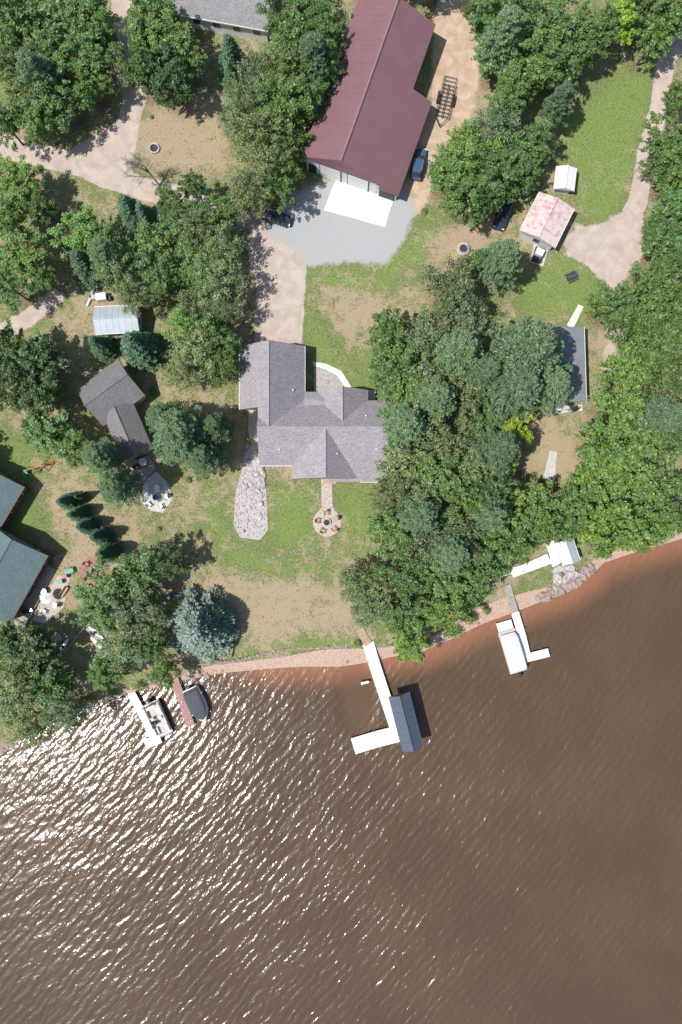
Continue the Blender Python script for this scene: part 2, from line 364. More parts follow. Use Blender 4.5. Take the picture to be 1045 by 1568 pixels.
wild=MIX(nt,MR(nt,nm,0.3,0.7),(0.42,0.30,0.21),(0.60,0.46,0.35))
base=MIX(nt,MATH(nt,'MULTIPLY',jit(A.outputs['Alpha'],1.3,0.3,0.7,mixn),0.9),base,wild)
sandc=MIX(nt,MR(nt,nm,0.3,0.7),(0.44,0.355,0.305),(0.60,0.495,0.43))
sandc=MIX(nt,MR(nt,nff,0.3,0.7,0,0.4),sandc,(0.37,0.30,0.25))
base=MIX(nt,jit(sa[0],1.1,0.38,0.62,mixn),base,sandc)
grc=MIX(nt,MR(nt,nff,0.35,0.65),(0.29,0.305,0.315),(0.50,0.51,0.52))
grc=MIX(nt,MR(nt,nm,0.42,0.62,0,0.65),grc,(0.42,0.39,0.34))
base=MIX(nt,jit(sa[1],1.5,0.3,0.7,mixn),base,grc)
bc=MIX(nt,MR(nt,nf,0.3,0.7),(0.41,0.27,0.20),(0.56,0.42,0.34))
base=MIX(nt,jit(sb[1],0.6,0.4,0.6,mixn),base,bc)
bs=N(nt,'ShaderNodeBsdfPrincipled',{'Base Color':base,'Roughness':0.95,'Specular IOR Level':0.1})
bp=N(nt,'ShaderNodeBump',{'Height':MATH(nt,'ADD',nf,nff),'Strength':0.7,'Distance':0.08})
nt.links.new(bp.outputs[0],bs.inputs['Normal']); nt.links.new(bs.outputs[0],out.inputs[0])
me.materials.append(m)
# ------------------------------------------------------------ water
xs=np.concatenate([[-1500,-700,-300,-150,-90],np.arange(-60,60.1,0.6),[90,150,300,700,1500]])
ys=np.concatenate([[-1500,-700,-300,-150,-100],np.arange(-85,8,0.6)])
X,Y,F=grid(xs,ys)
d=-sdf(X,Y,land)
me=gmesh('lake_water',X,Y,np.full(X.shape,WZ),F)
shal=np.clip(1+d/6.0,0,1)*np.clip((X+24)/14,.12,1)
cx,cy=W(548,1068,WZ)
calm=np.clip(1.3-np.hypot((X-cx)/3.6,(Y-cy)/6.5),0,1)
cattr(me,'wa',shal,calm,calm*0)
o=bpy.data.objects.new('lake_water',me); scene.collection.objects.link(o)
m,nt,out=newmat('lake_water_material')
tc=nt.nodes.new('ShaderNodeTexCoord').outputs['Object']
def rotv(deg,sc):
    r=N(nt,'ShaderNodeMapping',{'Vector':tc,'Rotation':(0,0,math.radians(-deg))}).outputs[0]
    return N(nt,'ShaderNodeMapping',{'Vector':r,'Scale':sc}).outputs[0]
v1=rotv(47,(0.38,1,1)); v2=rotv(62,(0.45,1,1)); v3=rotv(35,(0.45,1,1))
w1=NOISE(nt,v1,1.1,2,0.5,0.25); w2=NOISE(nt,v2,2.6,2.5,0.55,0.3); w4=NOISE(nt,v3,0.55,1.5,0.5,0.3); w3=NOISE(nt,tc,0.06,2)
wv=N(nt,'ShaderNodeTexWave',{'Vector':rotv(50,(1,1,1)),'Scale':0.26,'Distortion':5.0,'Detail':2.0,'Detail Scale':1.2,'Detail Roughness':0.5},wave_type='BANDS',bands_direction='Y')
A=N(nt,'ShaderNodeVertexColor',layer_name='wa'); sa=N(nt,'ShaderNodeSeparateColor',{0:A.outputs[0]}).outputs
hgt=MATH(nt,'ADD',MATH(nt,'MULTIPLY',w1,0.17),MATH(nt,'MULTIPLY',w2,0.060))
hgt=MATH(nt,'ADD',hgt,MATH(nt,'MULTIPLY',w4,0.13))
hgt=MATH(nt,'ADD',hgt,MATH(nt,'MULTIPLY',wv.outputs[1],0.035))
hgt=MATH(nt,'MULTIPLY',hgt,MR(nt,sa[1],0.1,0.8,1.0,0.15))
hgt=MATH(nt,'MULTIPLY',hgt,MR(nt,w3,0.3,0.7,0.8,1.15))
bp=N(nt,'ShaderNodeBump',{'Height':hgt,'Strength':1.0,'Distance':1.0})
deep=MIX(nt,MR(nt,w3,0.3,0.7),(0.092,0.057,0.033),(0.108,0.069,0.041))
col=MIX(nt,MR(nt,sa[0],0.25,1.0,0,0.9),deep,(0.29,0.13,0.07))
col=MIX(nt,MR(nt,sa[1],0.2,1.0,0,0.5),col,(0.13,0.075,0.04))
bs=N(nt,'ShaderNodeBsdfPrincipled',{'Base Color':col,'Roughness':0.15,'IOR':1.33,'Coat Weight':0.6,'Coat Roughness':0.28,'Coat IOR':1.33})
nt.links.new(bp.outputs[0],bs.inputs['Normal']); nt.links.new(bp.outputs[0],bs.inputs['Coat Normal']); nt.links.new(bs.outputs[0],out.inputs[0])
me.materials.append(m)
# ------------------------------------------------------------ buildings
def windows_on(mb,x0,x1,y0,y1,zh,doors=True):
    for side in (0,1):
        L=x1-x0; n=max(1,int(L/3))
        for i in range(n):
            cx=x0+L*(i+.5)/n; yy=y0 if side==0 else y1; s=-1 if side==0 else 1
            if doors and side==0 and i==0:
                mb.box(cx-.5,cx+.5,min(yy,yy+s*.05),max(yy,yy+s*.05),0.05,2.1,m_brown)
            else:
                mb.box(cx-.65,cx+.65,min(yy,yy+s*.04),max(yy,yy+s*.04),zh-1.9,zh-.6,m_white)
                mb.box(cx-.55,cx+.55,min(yy,yy+s*.06),max(yy,yy+s*.06),zh-1.8,zh-.7,m_glass)
        L=y1-y0; n=max(1,int(L/3.5))
        for i in range(n):
            cy=y0+L*(i+.5)/n; xx=x0 if side==0 else x1; s=-1 if side==0 else 1
            mb.box(min(xx,xx+s*.04),max(xx,xx+s*.04),cy-.6,cy+.6,zh-1.9,zh-.6,m_white)
            mb.box(min(xx,xx+s*.06),max(xx,xx+s*.06),cy-.5,cy+.5,zh-1.8,zh-.7,m_glass)
def rectinfo(c,h):
    p=[Vector(W(x,y,h)) for x,y in c]
    ctr=(p[0]+p[1]+p[2]+p[3])/4
    ax=((p[1]-p[0])+(p[2]-p[3]))/2; ay=((p[3]-p[0])+(p[2]-p[1]))/2
    return ctr,ax.length,ay.length,math.atan2(ax.y,ax.x)
def roof(mb,L,Wd,eh,rh,rm,trim,ribs=0,cx=0,cy=0,ridge=0.0):
    mb.profile([(cy-Wd/2,eh-.18),(cy+Wd/2,eh-.18),(cy+Wd/2,eh),(cy+ridge,rh),(cy-Wd/2,eh)],cx-L/2,cx+L/2,rm,'x')
    for s in (-1,1):
        mb.box(cx-L/2-.03,cx+L/2+.03,*sorted((cy+s*(Wd/2+.003),cy+s*(Wd/2+.09))),eh-.24,eh-.02,trim)
    mb.cyl((cx-L/2-.02,cy+ridge,rh-.02),(cx+L/2+.02,cy+ridge,rh-.02),.12,.12,rm,6)
    if ribs:
        n=int(L/ribs)
        for i in range(n+1):
            x=cx-L/2+.05+i*(L-.1)/n
            for s in (-1,1):
                a=math.atan2(rh-eh,Wd/2-s*ridge); ln=math.hypot(rh-eh,Wd/2-s*ridge)
                yc=(s*Wd/2+ridge)/2+cy
                mb.cbox(x,yc,(eh+rh)/2+.01,.04,ln,.045,rm,rx=-s*a)
def building(name,c,eh,rh,rm,wm,trim=None,ribs=0,ov=.35,extra=None):
    ctr,L,Wd,a=rectinfo(c,eh); trim=trim or m_white
    mb=MB(); roof(mb,L,Wd,eh,rh,rm,trim,ribs)
    x0,x1,y0,y1=-L/2+ov,L/2-ov,-Wd/2+ov,Wd/2-ov
    mb.box(x0,x1,y0,y1,-.1,eh-.1,wm)
    if eh>2.2: windows_on(mb,x0,x1,y0,y1,eh)
    else: mb.box(x1-.002,x1+.04,-.5,.5,.05,eh-.3,m_white)
    if extra: extra(mb,L,Wd)
    return mb.done(name,ctr.x,ctr.y,0,a)
k3=S*(H-3)/H
U=lambda p:(p-522.5)*k3
V=lambda p:(784-p)*k3
mb=MB(); sh=m_shingle; e=3.0; b=2.8
def ns(u0,ur,u1,v0,v1,rh,bb,left_z=None):
    mb.profile([(U(u0),bb),(U(u1),bb),(U(u1),e),(U(ur),rh),(U(u0),left_z or e)],V(v1),V(v0),sh,'y')
    mb.cyl((U(ur),V(v0)+.01,rh),(U(ur),V(v1)-.01,rh),.1,.1,sh,6)
def ew(v0,vr,v1,u0,u1,rh,bb):
    mb.profile([(V(v1),bb),(V(v0),bb),(V(v0),e),(V(vr),rh),(V(v1),e)],U(u0),U(u1),sh,'x')
    mb.cyl((U(u0)-.01,V(vr),rh),(U(u1)+.01,V(vr),rh),.1,.1,sh,6)
RH=6.6
ns(367,416,467,530,627,RH,2.80)
ns(398,416,467,627,658,RH,2.79,3+3.6*31/49)
ew(612,658,713,398,505,RH,2.78)
ew(613,658,738,500,596,RH-.01,2.77)
ns(487,525,564,597,658,5.8,2.76)
ns(447,500,552,660,733,6.5,2.75)
ew(600,614,650,467,500,3.9,2.74)
for (a0,b0,a1,b1) in ((367,530,467,627),(398,612,505,713),(500,613,596,738),(487,597,564,658),(447,660,540,733),(400,600,467,660)):
    mb.box(U(a0)+.4,U(a1)-.4,V(b1)+.4,V(b0)-.4,-.1,2.85-a0*1e-4,m_tan)
for (a0,b0,a1,b1) in ((367,530,367,627),(467,530,467,600),(596,613,596,738)):
    s=-.08 if a0<400 else .003
    mb.box(U(a0)+s,U(a0)+s+.077,V(b1),V(b0),2.78,2.97,m_white)
for (a0,a1,bb) in ((398,447,713),(552,596,738)):
    mb.box(U(a0),U(a1),V(bb)-.08,V(bb)-.003,2.78,2.97,m_white)
mb.box(U(367),U(467),V(530)+.003,V(530)+.08,2.6,2.85,m_white)
for cx in (392,440): mb.box(U(cx)-1.4,U(cx)+1.4,V(530)-.4,V(530)-.35,0,2.3,m_white)
for cx in (420,465,480,512,530,560,580):
    bb=713 if cx<447 else (733 if cx<540 else 738)
    mb.box(U(cx)-.55,U(cx)+.55,V(bb)+.34,V(bb)+.4,.6,2.2,m_glass)
for (x,y,z) in ((517,697,5.4),(430,690,4.6),(560,640,5.3),(450,600,4.4),(575,690,5.0)):
    mb.cyl((U(x),V(y),z-.9),(U(x),V(y),z+.2),.1,.1,m_white)
mb.box(U(495),U(515),V(741),V(731),2.7,2.78,m_cedar)
mb.done('shingled_house')
# maroon pole building
eh=4.5; a_=ANG((463,240),(516,91))
ox,oy=W(463,240,eh); kk=S*(H-eh)/H
mb=MB(); Lm=259*kk; c125=125*kk; c63=63*kk; c158=158*kk; L2=155*kk; rh=7.3
mb.profile([(-c125,4.3),(0,4.3),(0,eh),(-c63,rh),(-c125,eh)],0,Lm,m_maroon,'x')
sl=(rh-eh)/(c125-c63); z3=eh-sl*(c158-c125)
mb.profile([(-c158,z3-.2),(-c125-.001,z3-.2),(-c125-.001,eh),(-c158,z3)],0,L2,m_maroon,'x')
n=int(Lm/.9)
for i in range(n+1):
    x=.05+i*(Lm-.1)/n
    a=math.atan2(rh-eh,c63); mb.cbox(x,-c63/2,(eh+rh)/2+.008,.04,math.hypot(rh-eh,c63),.03,m_maroon,rx=-a)
    y1=c158 if x<L2 else c125; zz=rh-sl*(y1-c63)
    a=math.atan2(rh-zz,y1-c63); mb.cbox(x,-(c63+y1)/2,(zz+rh)/2+.008,.04,math.hypot(rh-zz,y1-c63),.03,m_maroon,rx=a)
mb.cyl((-.02,-c63,rh),(Lm+.02,-c63,rh),.18,.18,m_maroon2,6)
mb.box(-.02,Lm+.02,.003,.12,eh-.2,eh-.03,m_maroon2)
mb.box(.5,Lm-.5,-c125+.4,-.4,-.1,4.35,m_wsid)
mb.box(.55,L2-.5,-c158+.4,-c125+.41,-.1,z3-.1,m_wsid)
mb.profile([(-c125+.4,4.3),(-.4,4.3),(-c63,rh-.25)],.48,.52,m_wsid,'x')
for (y,w,z,mm) in ((-1.3,1.0,2.1,m_glass),(-4.2,3.2,3.4,m_white),(-8.6,3.2,3.4,m_white),(-13.2,2.2,2.2,m_dgrey)):
    mb.box(.40,.5,y-w/2-.12,y+w/2+.12,.02,z+.12,m_dgrey); mb.box(.36,.45,y-w/2,y+w/2,.03,z,mm)
    if mm is m_white:
        for q in range(1,5): mb.box(.345,.36,y-w/2,y+w/2,z*q/5,z*q/5+.04,m_dgrey)
mb.done('maroon_roof_pole_barn',ox,oy,0,a_)
building('metal_roof_shed',[(146,512),(214,508),(212,467),(144,470)],2.6,3.5,m_blue,m_wsid,ribs=.9)
building('white_storage_shed',[(849,290),(853,255),(883,257),(879,291)],2.1,2.7,m_white,m_wsid)
building('red_metal_roof_shed',[(797,353),(825,296),(881,317),(850,379)],2.7,3.4,m_pinkroof,m_wsid)
building('grey_roof_cabin',[(818,616),(814,502),(895,503),(898,617)],2.9,3.9,m_bluegrey,m_wsid)
building('grey_roof_house',[(250,18),(412,47),(424,-40),(262,-70)],3.0,5.3,m_gshingle,m_wsid)
building('teal_roof_house',[(-95,790),(-40,700),(37,745),(-18,840)],3.0,4.8,m_teal,m_brown,m_brown)
building('teal_roof_cottage',[(-75,905),(-15,795),(71,856),(14,956)],3.2,5.2,m_teal,m_brown,m_brown)
building('boathouse',[(864,866),(850,829),(878,825),(888,858)],2.3,2.9,m_blue,m_wsid)
mb=MB()
p=[W(x,y,3.0) for x,y in ((133,628),(113,607),(177,560),(223,612))]
L1=math.dist(p[1],p[2]); an=math.atan2(p[2][1]-p[1][1],p[2][0]-p[1][0])
cx=(W(170,601,3)[0]); cy=W(170,601,3)[1]
roof(mb,L1,6.6,3.0,5.2,m_dshingle,m_brown)
mb.box(-L1/2+.35,L1/2-.35,-2.95,2.95,-.1,2.9,m_tan); windows_on(mb,-L1/2+.35,L1/2-.35,-2.95,2.95,3)
mb2=MB()
q0=Vector(W(180,625,3)); q1=Vector(W(211,697,3)); Lw=(q1-q0).length
aw=math.atan2(q1.y-q0.y,q1.x-q0.x)
roof(mb2,Lw,4.7,2.95,4.5,m_dshingle,m_brown); mb2.box(-Lw/2+.3,Lw/2-.3,-2.0,2.0,-.1,2.8,m_tan); windows_on(mb2,-Lw/2+.3,Lw/2-.3,-2.0,2.0,2.9)
mid=(q0+q1)/2
Tm=Matrix.Rotation(-an,4,'Z')@Matrix.Translation((mid.x-cx,mid.y-cy,0))@Matrix.Rotation(aw,4,'Z')
for f,mi in zip(mb2.f,mb2.m):
    mb.add([tuple(Tm@Vector(mb2.v[i])) for i in f],[tuple(range(len(f)))],mb2.mats[mi])
mb.done('dark_shingle_cabin',cx,cy,0,an)
# ------------------------------------------------------------ slabs / paths
def slab(name,px,mat,z=.05,h=0):
    pts=[W(x,y) for x,y in px]; cx=sum(p[0] for p in pts)/len(pts); cy=sum(p[1] for p in pts)/len(pts)
    mb=MB(); mb.prism([(p[0]-cx,p[1]-cy) for p in pts],-.15,z,mat); return mb.done(name,cx,cy)
slab('concrete_apron',[(516,272),(606,296),(590,348),(496,322)],m_conc,.05)
slab('front_planting_bed',[(481,562),(500,567),(518,577),(528,590),(520,600),(481,612)],M('gravel_mulch',(0.42,0.38,0.36),.95,.3,5,.04),.04)
slab('front_walkway',[(479,554),(500,557),(523,568),(538,592),(531,598),(527,590),(517,576),(499,566),(481,561)],m_conc,.06)
slab('lake_side_walkway',[(492,728),(508,728),(510,776),(514,782),(490,782),(493,776)],m_paver,.05)
slab('porch_slab',[(381,628),(400,628),(402,712),(388,690),(380,660)],m_paver,.06)
slab('garage_step',[(556,598),(575,598),(575,612),(556,612)],m_conc2,.07)
slab('concrete_path',[(868,498),(886,466),(894,470),(878,503)],m_conc,.05)
slab('stepping_path',[(842,690),(853,692),(850,730),(836,740),(832,732)],m_conc2,.05)
slab('cabin_patio',[(222,735),(240,722),(258,740),(264,765),(250,785),(232,782),(215,768)],m_conc2,.05)
slab('cabin_deck',[(205,706),(228,698),(240,716),(220,738)],m_wood,.35)
slab('cottage_patio',[(60,925),(90,880),(108,885),(98,930),(70,955),(50,950)],m_paver,.05)
slab('retaining_steps',[(55,985),(90,968),(98,978),(64,1000)],m_wood,.25)
slab('shore_deck',[(835,828),(846,824),(858,862),(846,868)],m_dock,.3)
slab('stone_seawall',[(782,876),(842,856),(846,862),(786,884)],m_conc,.35)
slab('shed_pad',[(818,372),(840,380),(832,408),(812,402)],m_conc2,.08)
def disc(name,px,py,r,mat,z=.06,ring=None,rm=None):
    x,y=W(px,py); mb=MB(); mb.cyl((0,0,-.1),(0,0,z),r,r,mat,28)
    if ring:
        for i in range(ring[1]):
            t_=2*math.pi*i/ring[1]; mb.cbox(ring[0]*math.cos(t_),ring[0]*math.sin(t_),z+.12,ring[0]*6.0/ring[1],.2,.28,rm or m_rock,rz=t_+math.pi/2)
        mb.cyl((0,0,z),(0,0,z+.05),ring[0]-.1,ring[0]-.1,m_fire,14)
    return mb.done(name,x,y,0)
disc('fire_pit_patio',501,800,2.15,m_paver,.06,(.55,10))
disc('brick_fire_pit_circle',145,873,2.1,m_redpav,.05,(.5,9))
disc('stone_fire_ring',237,228,.7,m_conc2,.04,(.7,12))
disc('round_stone_planter',709,383,1.0,m_rock,.5,(.7,12))
poly=[(378,680),(392,682),(402,712),(407,740),(409,770),(411,812),(398,827),(368,823),(358,802),(362,750),(372,715)]
slab('rock_garden_bed',poly,M('pebble_bed',(0.47,0.42,0.41),.95,.3,6,.04),.05)
def inpoly(n,px,inset=0.1):
    w=[W(x,y) for x,y in px]; x0=min(p[0] for p in w); x1=max(p[0] for p in w); y0=min(p[1] for p in w); y1=max(p[1] for p in w); r=[]
    while len(r)<n:
        xx=rng.uniform(x0,x1,400); yy=rng.uniform(y0,y1,400); k=sdf(xx,yy,w)<-inset; r+=list(zip(xx[k],yy[k]))
    return r[:n]
mb=MB(); mb.rocks(inpoly(260,poly),.08,.2,m_rock,.05)
mb.rocks(inpoly(110,[(380,685),(392,685),(404,715),(408,760),(395,765),(378,735)]),.3,.6,m_rock,.05)
mb.rocks(inpoly(12,poly,.5),.3,.5,m_rock,.05); mb.done('landscape_boulders')
mb=MB(); mb.rocks(inpoly(200,[(815,915),(850,898),(880,878),(905,862),(915,872),(880,900),(830,922)]),.25,.65,m_redrock,-.5)
mb.rocks(inpoly(120,[(845,870),(880,865),(890,880),(850,895)]),.2,.55,m_rock,-.1); mb.done('shore_riprap')
mb=MB(); pts=[]
for i in range(len(shore_px)-1):
    a,b2=shore_px[i],shore_px[i+1]
    if -60<=a[0]<=700:
        for q in range(int(math.dist(a,b2)/3)):
            f=random.random(); x,y=W(a[0]+(b2[0]-a[0])*f,a[1]+(b2[1]-a[1])*f-2,WZ)
            if a[0]<300 or random.random()<.12: pts.append((x+random.uniform(-.5,.5),y+random.uniform(-.2,.9)))
mb.rocks(pts,.12,.42,m_redrock,-.6)
mb.done('shoreline_stones')
mb=MB(); pts=[]
for i in range(190):
    f=i/190; x,y=W(300+f*253,1018-f*36+3*math.sin(f*9)); pts.append((x,y+random.uniform(-.1,.1)))
mb.rocks(pts,.1,.26,m_redrock,-.15); mb.done('bank_edging_stones')
# ------------------------------------------------------------ docks
def dock(name,px,w,mat,z=.05,board=.6,posts=True):
    mb=MB(); p=[W(x,y,z) for x,y in px]; ox,oy=p[0]
    for i in range(len(p)-1):
        a=Vector(p[i]); b_=Vector(p[i+1]); L=(b_-a).length; an=math.atan2(b_.y-a.y,b_.x-a.x); n=max(1,int(L/board))
        dd=(b_-a)/L
        for q in range(n):
            c=a+dd*L*(q+.5)/n; mb.cbox(c.x-ox,c.y-oy,z-.04+i*.004,L/n-.03,w,.08,mat,rz=an)
        nrm=Vector((-dd.y,dd.x))
        for s in (-1,1):
            m2=(a+b_)/2+nrm*s*(w/2-.06); mb.cbox(m2.x-ox,m2.y-oy,z-.16,L,.08,.14,m_alum,rz=an)
            if posts:
                for q in range(int(L/2.8)+1):
                    c=a+dd*min(L-.1,q*2.8+.1)+nrm*s*(w/2+.05); mb.cyl((c.x-ox,c.y-oy,-2.5),(c.x-ox,c.y-oy,z+.35),.04,.04,m_alum,6)
    return mb.done(name,ox,oy,0)
dock('white_dock',[(564,984),(572,1012),(585,1052),(605,1112)],1.75,m_dock)
dock('dock_platform',[(541,1143),(577,1132),(613,1123)],2.5,m_dock,.06)
dock('cedar_ramp',[(551,963),(558,977),(565,987)],1.2,m_cedar,.12,.3,False)
dock('dock_bench_step',[(553,1047),(565,1044)],.35,m_dock,.3)
dock('east_dock_ramp',[(777,896),(789,938)],1.1,m_wood,.1,.3)
dock('east_dock',[(789,938),(800,974),(808,1008)],1.2,m_dock,.05)
dock('east_dock_arm',[(805,1008),(841,999)],1.3,m_dock,.06)
dock('east_dock_landing',[(762,962),(785,955)],1.4,m_dock,.055)
dock('west_dock',[(201,1062),(222,1100),(240,1140)],1.25,m_dock,.05)
dock('west_dock_platform',[(222,1140),(246,1130)],1.5,m_dock,.06)
dock('red_wood_dock',[(266,1040),(280,1075),(292,1112)],1.3,m_redwood,.05,.3)
dock('shore_boardwalk',[(770,878),(800,870),(840,852)],.9,m_dock,.4,.3)
ctr,L,Wd,a=rectinfo([(617,1153),(597,1068),(626,1061),(649,1145)],3.0)
mb=MB(); roof(mb,L,Wd,2.6,3.6,m_blue2,m_blue2,ribs=1.2)
for sx in (-1,1):
    for sy in (-1,1):
        mb.cyl((sx*(L/2-1),sy*(Wd/2-.2),-2.5),(sx*(L/2-1),sy*(Wd/2-.2),2.6),.06,.06,m_alum)
    mb.cbox(sx*(L/2-1),0,2.35,.1,Wd-.4,.1,m_alum)
mb.loft([(-3,.3,-.5,.4),(-2.8,.95,-.7,.5),(0,1.05,-.75,.5),(1.8,.85,-.7,.55),(3,.1,-.2,.6)],m_white)
mb.done('boat_lift_canopy',ctr.x,ctr.y,0,a)
# ------------------------------------------------------------ boats
def pontoon(name,px,py,an,L=6.6,Wd=2.5,cover=None):
    mb=MB(); z=-.05
    for s in (-1,1):
        mb.cyl((-L/2,s*(Wd/2-.45),-.5),(L/2-.7,s*(Wd/2-.45),-.5),.32,.32,m_alum,12); mb.cyl((L/2-.7,s*(Wd/2-.45),-.5),(L/2,s*(Wd/2-.45),-.38),.32,.04,m_alum,12)
    mb.box(-L/2,L/2-.3,-Wd/2,Wd/2,-.18,z,m_conc2)
    if cover is None:
        for s in (-1,1): mb.box(-L/2+.4,L/2-.8,*sorted((s*(Wd/2-.03),s*(Wd/2-.09))),z,z+.7,m_white)
        mb.box(L/2-.86,L/2-.8,-Wd/2+.09,-.4,z,z+.7,m_white); mb.box(L/2-.86,L/2-.8,.4,Wd/2-.09,z,z+.7,m_white)
        for (x0,x1,s) in ((.9,2.0,1),(.9,2.0,-1),(-2.3,-.9,1)):
            y0,y1=sorted((s*(Wd/2-.12),s*(Wd/2-.7)))
            mb.box(x0,x1,y0,y1,z,z+.42,m_seat); y0,y1=sorted((s*(Wd/2-.12),s*(Wd/2-.28))); mb.box(x0,x1,y0,y1,z+.42,z+.8,m_white)
        mb.box(-L/2+.4,-L/2+.95,-Wd/2+.15,Wd/2-.8,z,z+.45,m_seat)
        mb.box(-.1,.45,-Wd/2+.2,-Wd/2+.95,z,z+.95,m_dgrey); mb.cbox(-.5,-Wd/2+.6,z+.5,.5,.5,.15,m_seat); mb.cbox(-.72,-Wd/2+.6,z+.8,.1,.5,.5,m_seat,ry=-.2)
        mb.cyl((.05,-Wd/2+.55,z+.95),(-.1,-Wd/2+.55,z+1.05),.18,.18,m_black,10)
        mb.cbox(-.2,.5,z+.45,.5,.5,.06,m_seat); mb.cyl((-.2,.5,z),(-.2,.5,z+.45),.05,.05,m_alum)
        for s in (-1,1):
            mb.cyl((-2.2,s*(Wd/2-.1),z+.7),(-2.7,s*(Wd/2-.1),z+1.5),.02,.02,m_alum)
        mb.cyl((-2.7,-Wd/2+.1,z+1.5),(-2.7,Wd/2-.1,z+1.5),.09,.09,m_dgrey)
    else:
        mb.loft([(-L/2+.2,Wd/2-.2,z,z+.75),(-L/2+.6,Wd/2-.02,z-.02,z+1.25),(0,Wd/2,z-.02,z+1.45),(L/2-1.3,Wd/2-.02,z-.02,z+1.2),(L/2-.7,Wd/2-.25,z,z+.7)],cover,14,.55)
    mb.box(-L/2-.5,-L/2,-.2,.2,-.5,.35,m_black); mb.loft([(-L/2-.75,.1,.1,.4),(-L/2-.5,.22,0,.6),(-L/2-.1,.2,.1,.55)],m_black)
    x,y=W(px,py,0); return mb.done(name,x,y,0,an)
pontoon('pontoon_boat',243,1102,ANG((232,1075),(256,1128)),5.8,2.5)
def runabout(name,px,py,an,L,Wd,hull,cover):
    mb=MB()
    mb.loft([(-L/2,Wd*.42,-.7,.35),(-L/2+.3,Wd*.48,-.85,.4),(0,Wd*.5,-.9,.45),(L*.25,Wd*.42,-.85,.5),(L*.42,Wd*.2,-.5,.55),(L/2,.05,.1,.6)],hull,14,.6)
    mb.loft([(-L/2+.15,Wd*.40,.25,.42),(-L/2+.7,Wd*.46,.3,.75),(-.2,Wd*.47,.3,1.0),(L*.15,Wd*.44,.35,.95),(L*.32,Wd*.32,.4,.68),(L*.42,.1,.5,.6)],cover,14,.6)
    mb.box(-L/2-.35,-L/2,-.2,.2,-.6,.5,m_black)
    for sx in (-1.6,1.6):
        mb.cbox(sx,0,-.75,.12,Wd+.7,.12,m_alum)
        for s in (-1,1): mb.cyl((sx,s*(Wd/2+.3),-2.5),(sx,s*(Wd/2+.3),1.0),.05,.05,m_alum)
    x,y=W(px,py,.3); return mb.done(name,x,y,0,an,smooth=False)
runabout('covered_motorboat',302,1080,ANG((290,1056),(313,1104)),5.6,2.7,m_white,m_dgrey)
pontoon('covered_pontoon_boat',785,996,ANG((794,1025),(777,968)),6.9,2.7,m_white)
# ------------------------------------------------------------ vehicles
def car(name,px,py,an,paint,L=4.9,Wd=1.9,h=1.7):
    mb=MB()
    mb.loft([(-L/2,Wd*.40,.35,.85),(-L/2+.15,Wd*.47,.28,1.02),(-L*.25,Wd*.5,.25,1.05),(L*.12,Wd*.5,.25,1.03),(L*.3,Wd*.49,.25,.98),(L*.44,Wd*.45,.28,.88),(L/2,Wd*.36,.35,.7)],paint,16,.5)
    mb.loft([(-L*.46,Wd*.36,.95,1.0),(-L*.40,Wd*.41,.95,h-.12),(-L*.2,Wd*.42,.95,h-.02),(L*.05,Wd*.42,.95,h-.04),(L*.24,Wd*.43,.9,1.0)],m_glass,16,.55)
    mb.loft([(-L*.37,Wd*.34,h-.12,h-.02),(-L*.30,Wd*.37,h-.12,h+.03),(-L*.1,Wd*.38,h-.12,h+.04),(L*.04,Wd*.36,h-.14,h)],paint,16,.5)
    for sx in (-.3,.31):
        for s in (-1,1):
            mb.cyl((L*sx,s*(Wd/2-.2),.34),(L*sx,s*(Wd/2+.02),.34),.35,.35,m_tire,16); mb.cyl((L*sx,s*(Wd/2+.02),.34),(L*sx,s*(Wd/2+.03),.34),.2,.2,m_alum,12)
    for s in (-1,1):
        mb.cbox(L*.46,s*Wd*.34,.75,.2,.35,.14,m_white); mb.cbox(-L*.485,s*Wd*.38,.85,.1,.25,.25,m_red_p); mb.cbox(L*.17,s*(Wd/2+.08),1.05,.15,.2,.15,paint)
        mb.cbox(-L*.12,s*Wd*.36,h+.05,L*.35,.04,.04,m_alum)
    x,y=W(px,py,.8); o=mb.done(name,x,y,0,an)
    return o
car('parked_suv',641,250,ANG((637,275),(647,225)),m_carblue)
car('parked_pickup',772,325,ANG((780,300),(764,348)),m_cardark,5.4,2.0,1.8)
car('parked_sedan',424,333,ANG((410,330),(436,337)),m_cardark,4.6,1.8,1.45)
mb=MB(); L=5.2; Wd=2.0
for s in (-1,1):
    mb.box(-L/2,L/2,*sorted((s*Wd/2,s*(Wd/2-.1))),.5,.62,m_black); mb.box(-L/2,L/2,*sorted((s*Wd/2,s*(Wd/2-.06))),.95,1.01,m_black)
    for q in range(6): mb.box(-L/2+q*(L-.06)/5,-L/2+q*(L-.06)/5+.06,*sorted((s*Wd/2,s*(Wd/2-.06))),.62,.95,m_black)
    for sx in (-.45,.45): mb.cyl((sx-.3,s*(Wd/2+.05),.35),(sx-.3,s*(Wd/2+.28),.35),.35,.35,m_tire,14)
    mb.cbox(-.3,s*(Wd/2+.18),.74,1.8,.3,.05,m_black)
    mb.cyl((L/2,s*(Wd/2-.1),.55),(L/2+1.4,0,.55),.06,.06,m_black)
for q in range(9): mb.box(-L/2+.1+q*.6,-L/2+.18+q*.6,-Wd/2+.1,Wd/2-.1,.5,.6,m_black)
mb.box(-L/2,L/2,-.06,.06,.47,.55,m_black)
mb.box(-L/2-1.2,-L/2,-Wd/2,-Wd/2+.08,.45,.52,m_black); mb.box(-L/2-1.2,-L/2,Wd/2-.08,Wd/2,.45,.52,m_black); mb.box(-L/2-1.2,-L/2-1.12,-Wd/2,Wd/2,.45,.52,m_black); mb.box(-L/2-.6,-L/2-.52,-Wd/2,Wd/2,.45,.52,m_black)
mb.cyl((L/2+1.1,0,0),(L/2+1.1,0,1),.05,.05,m_black)
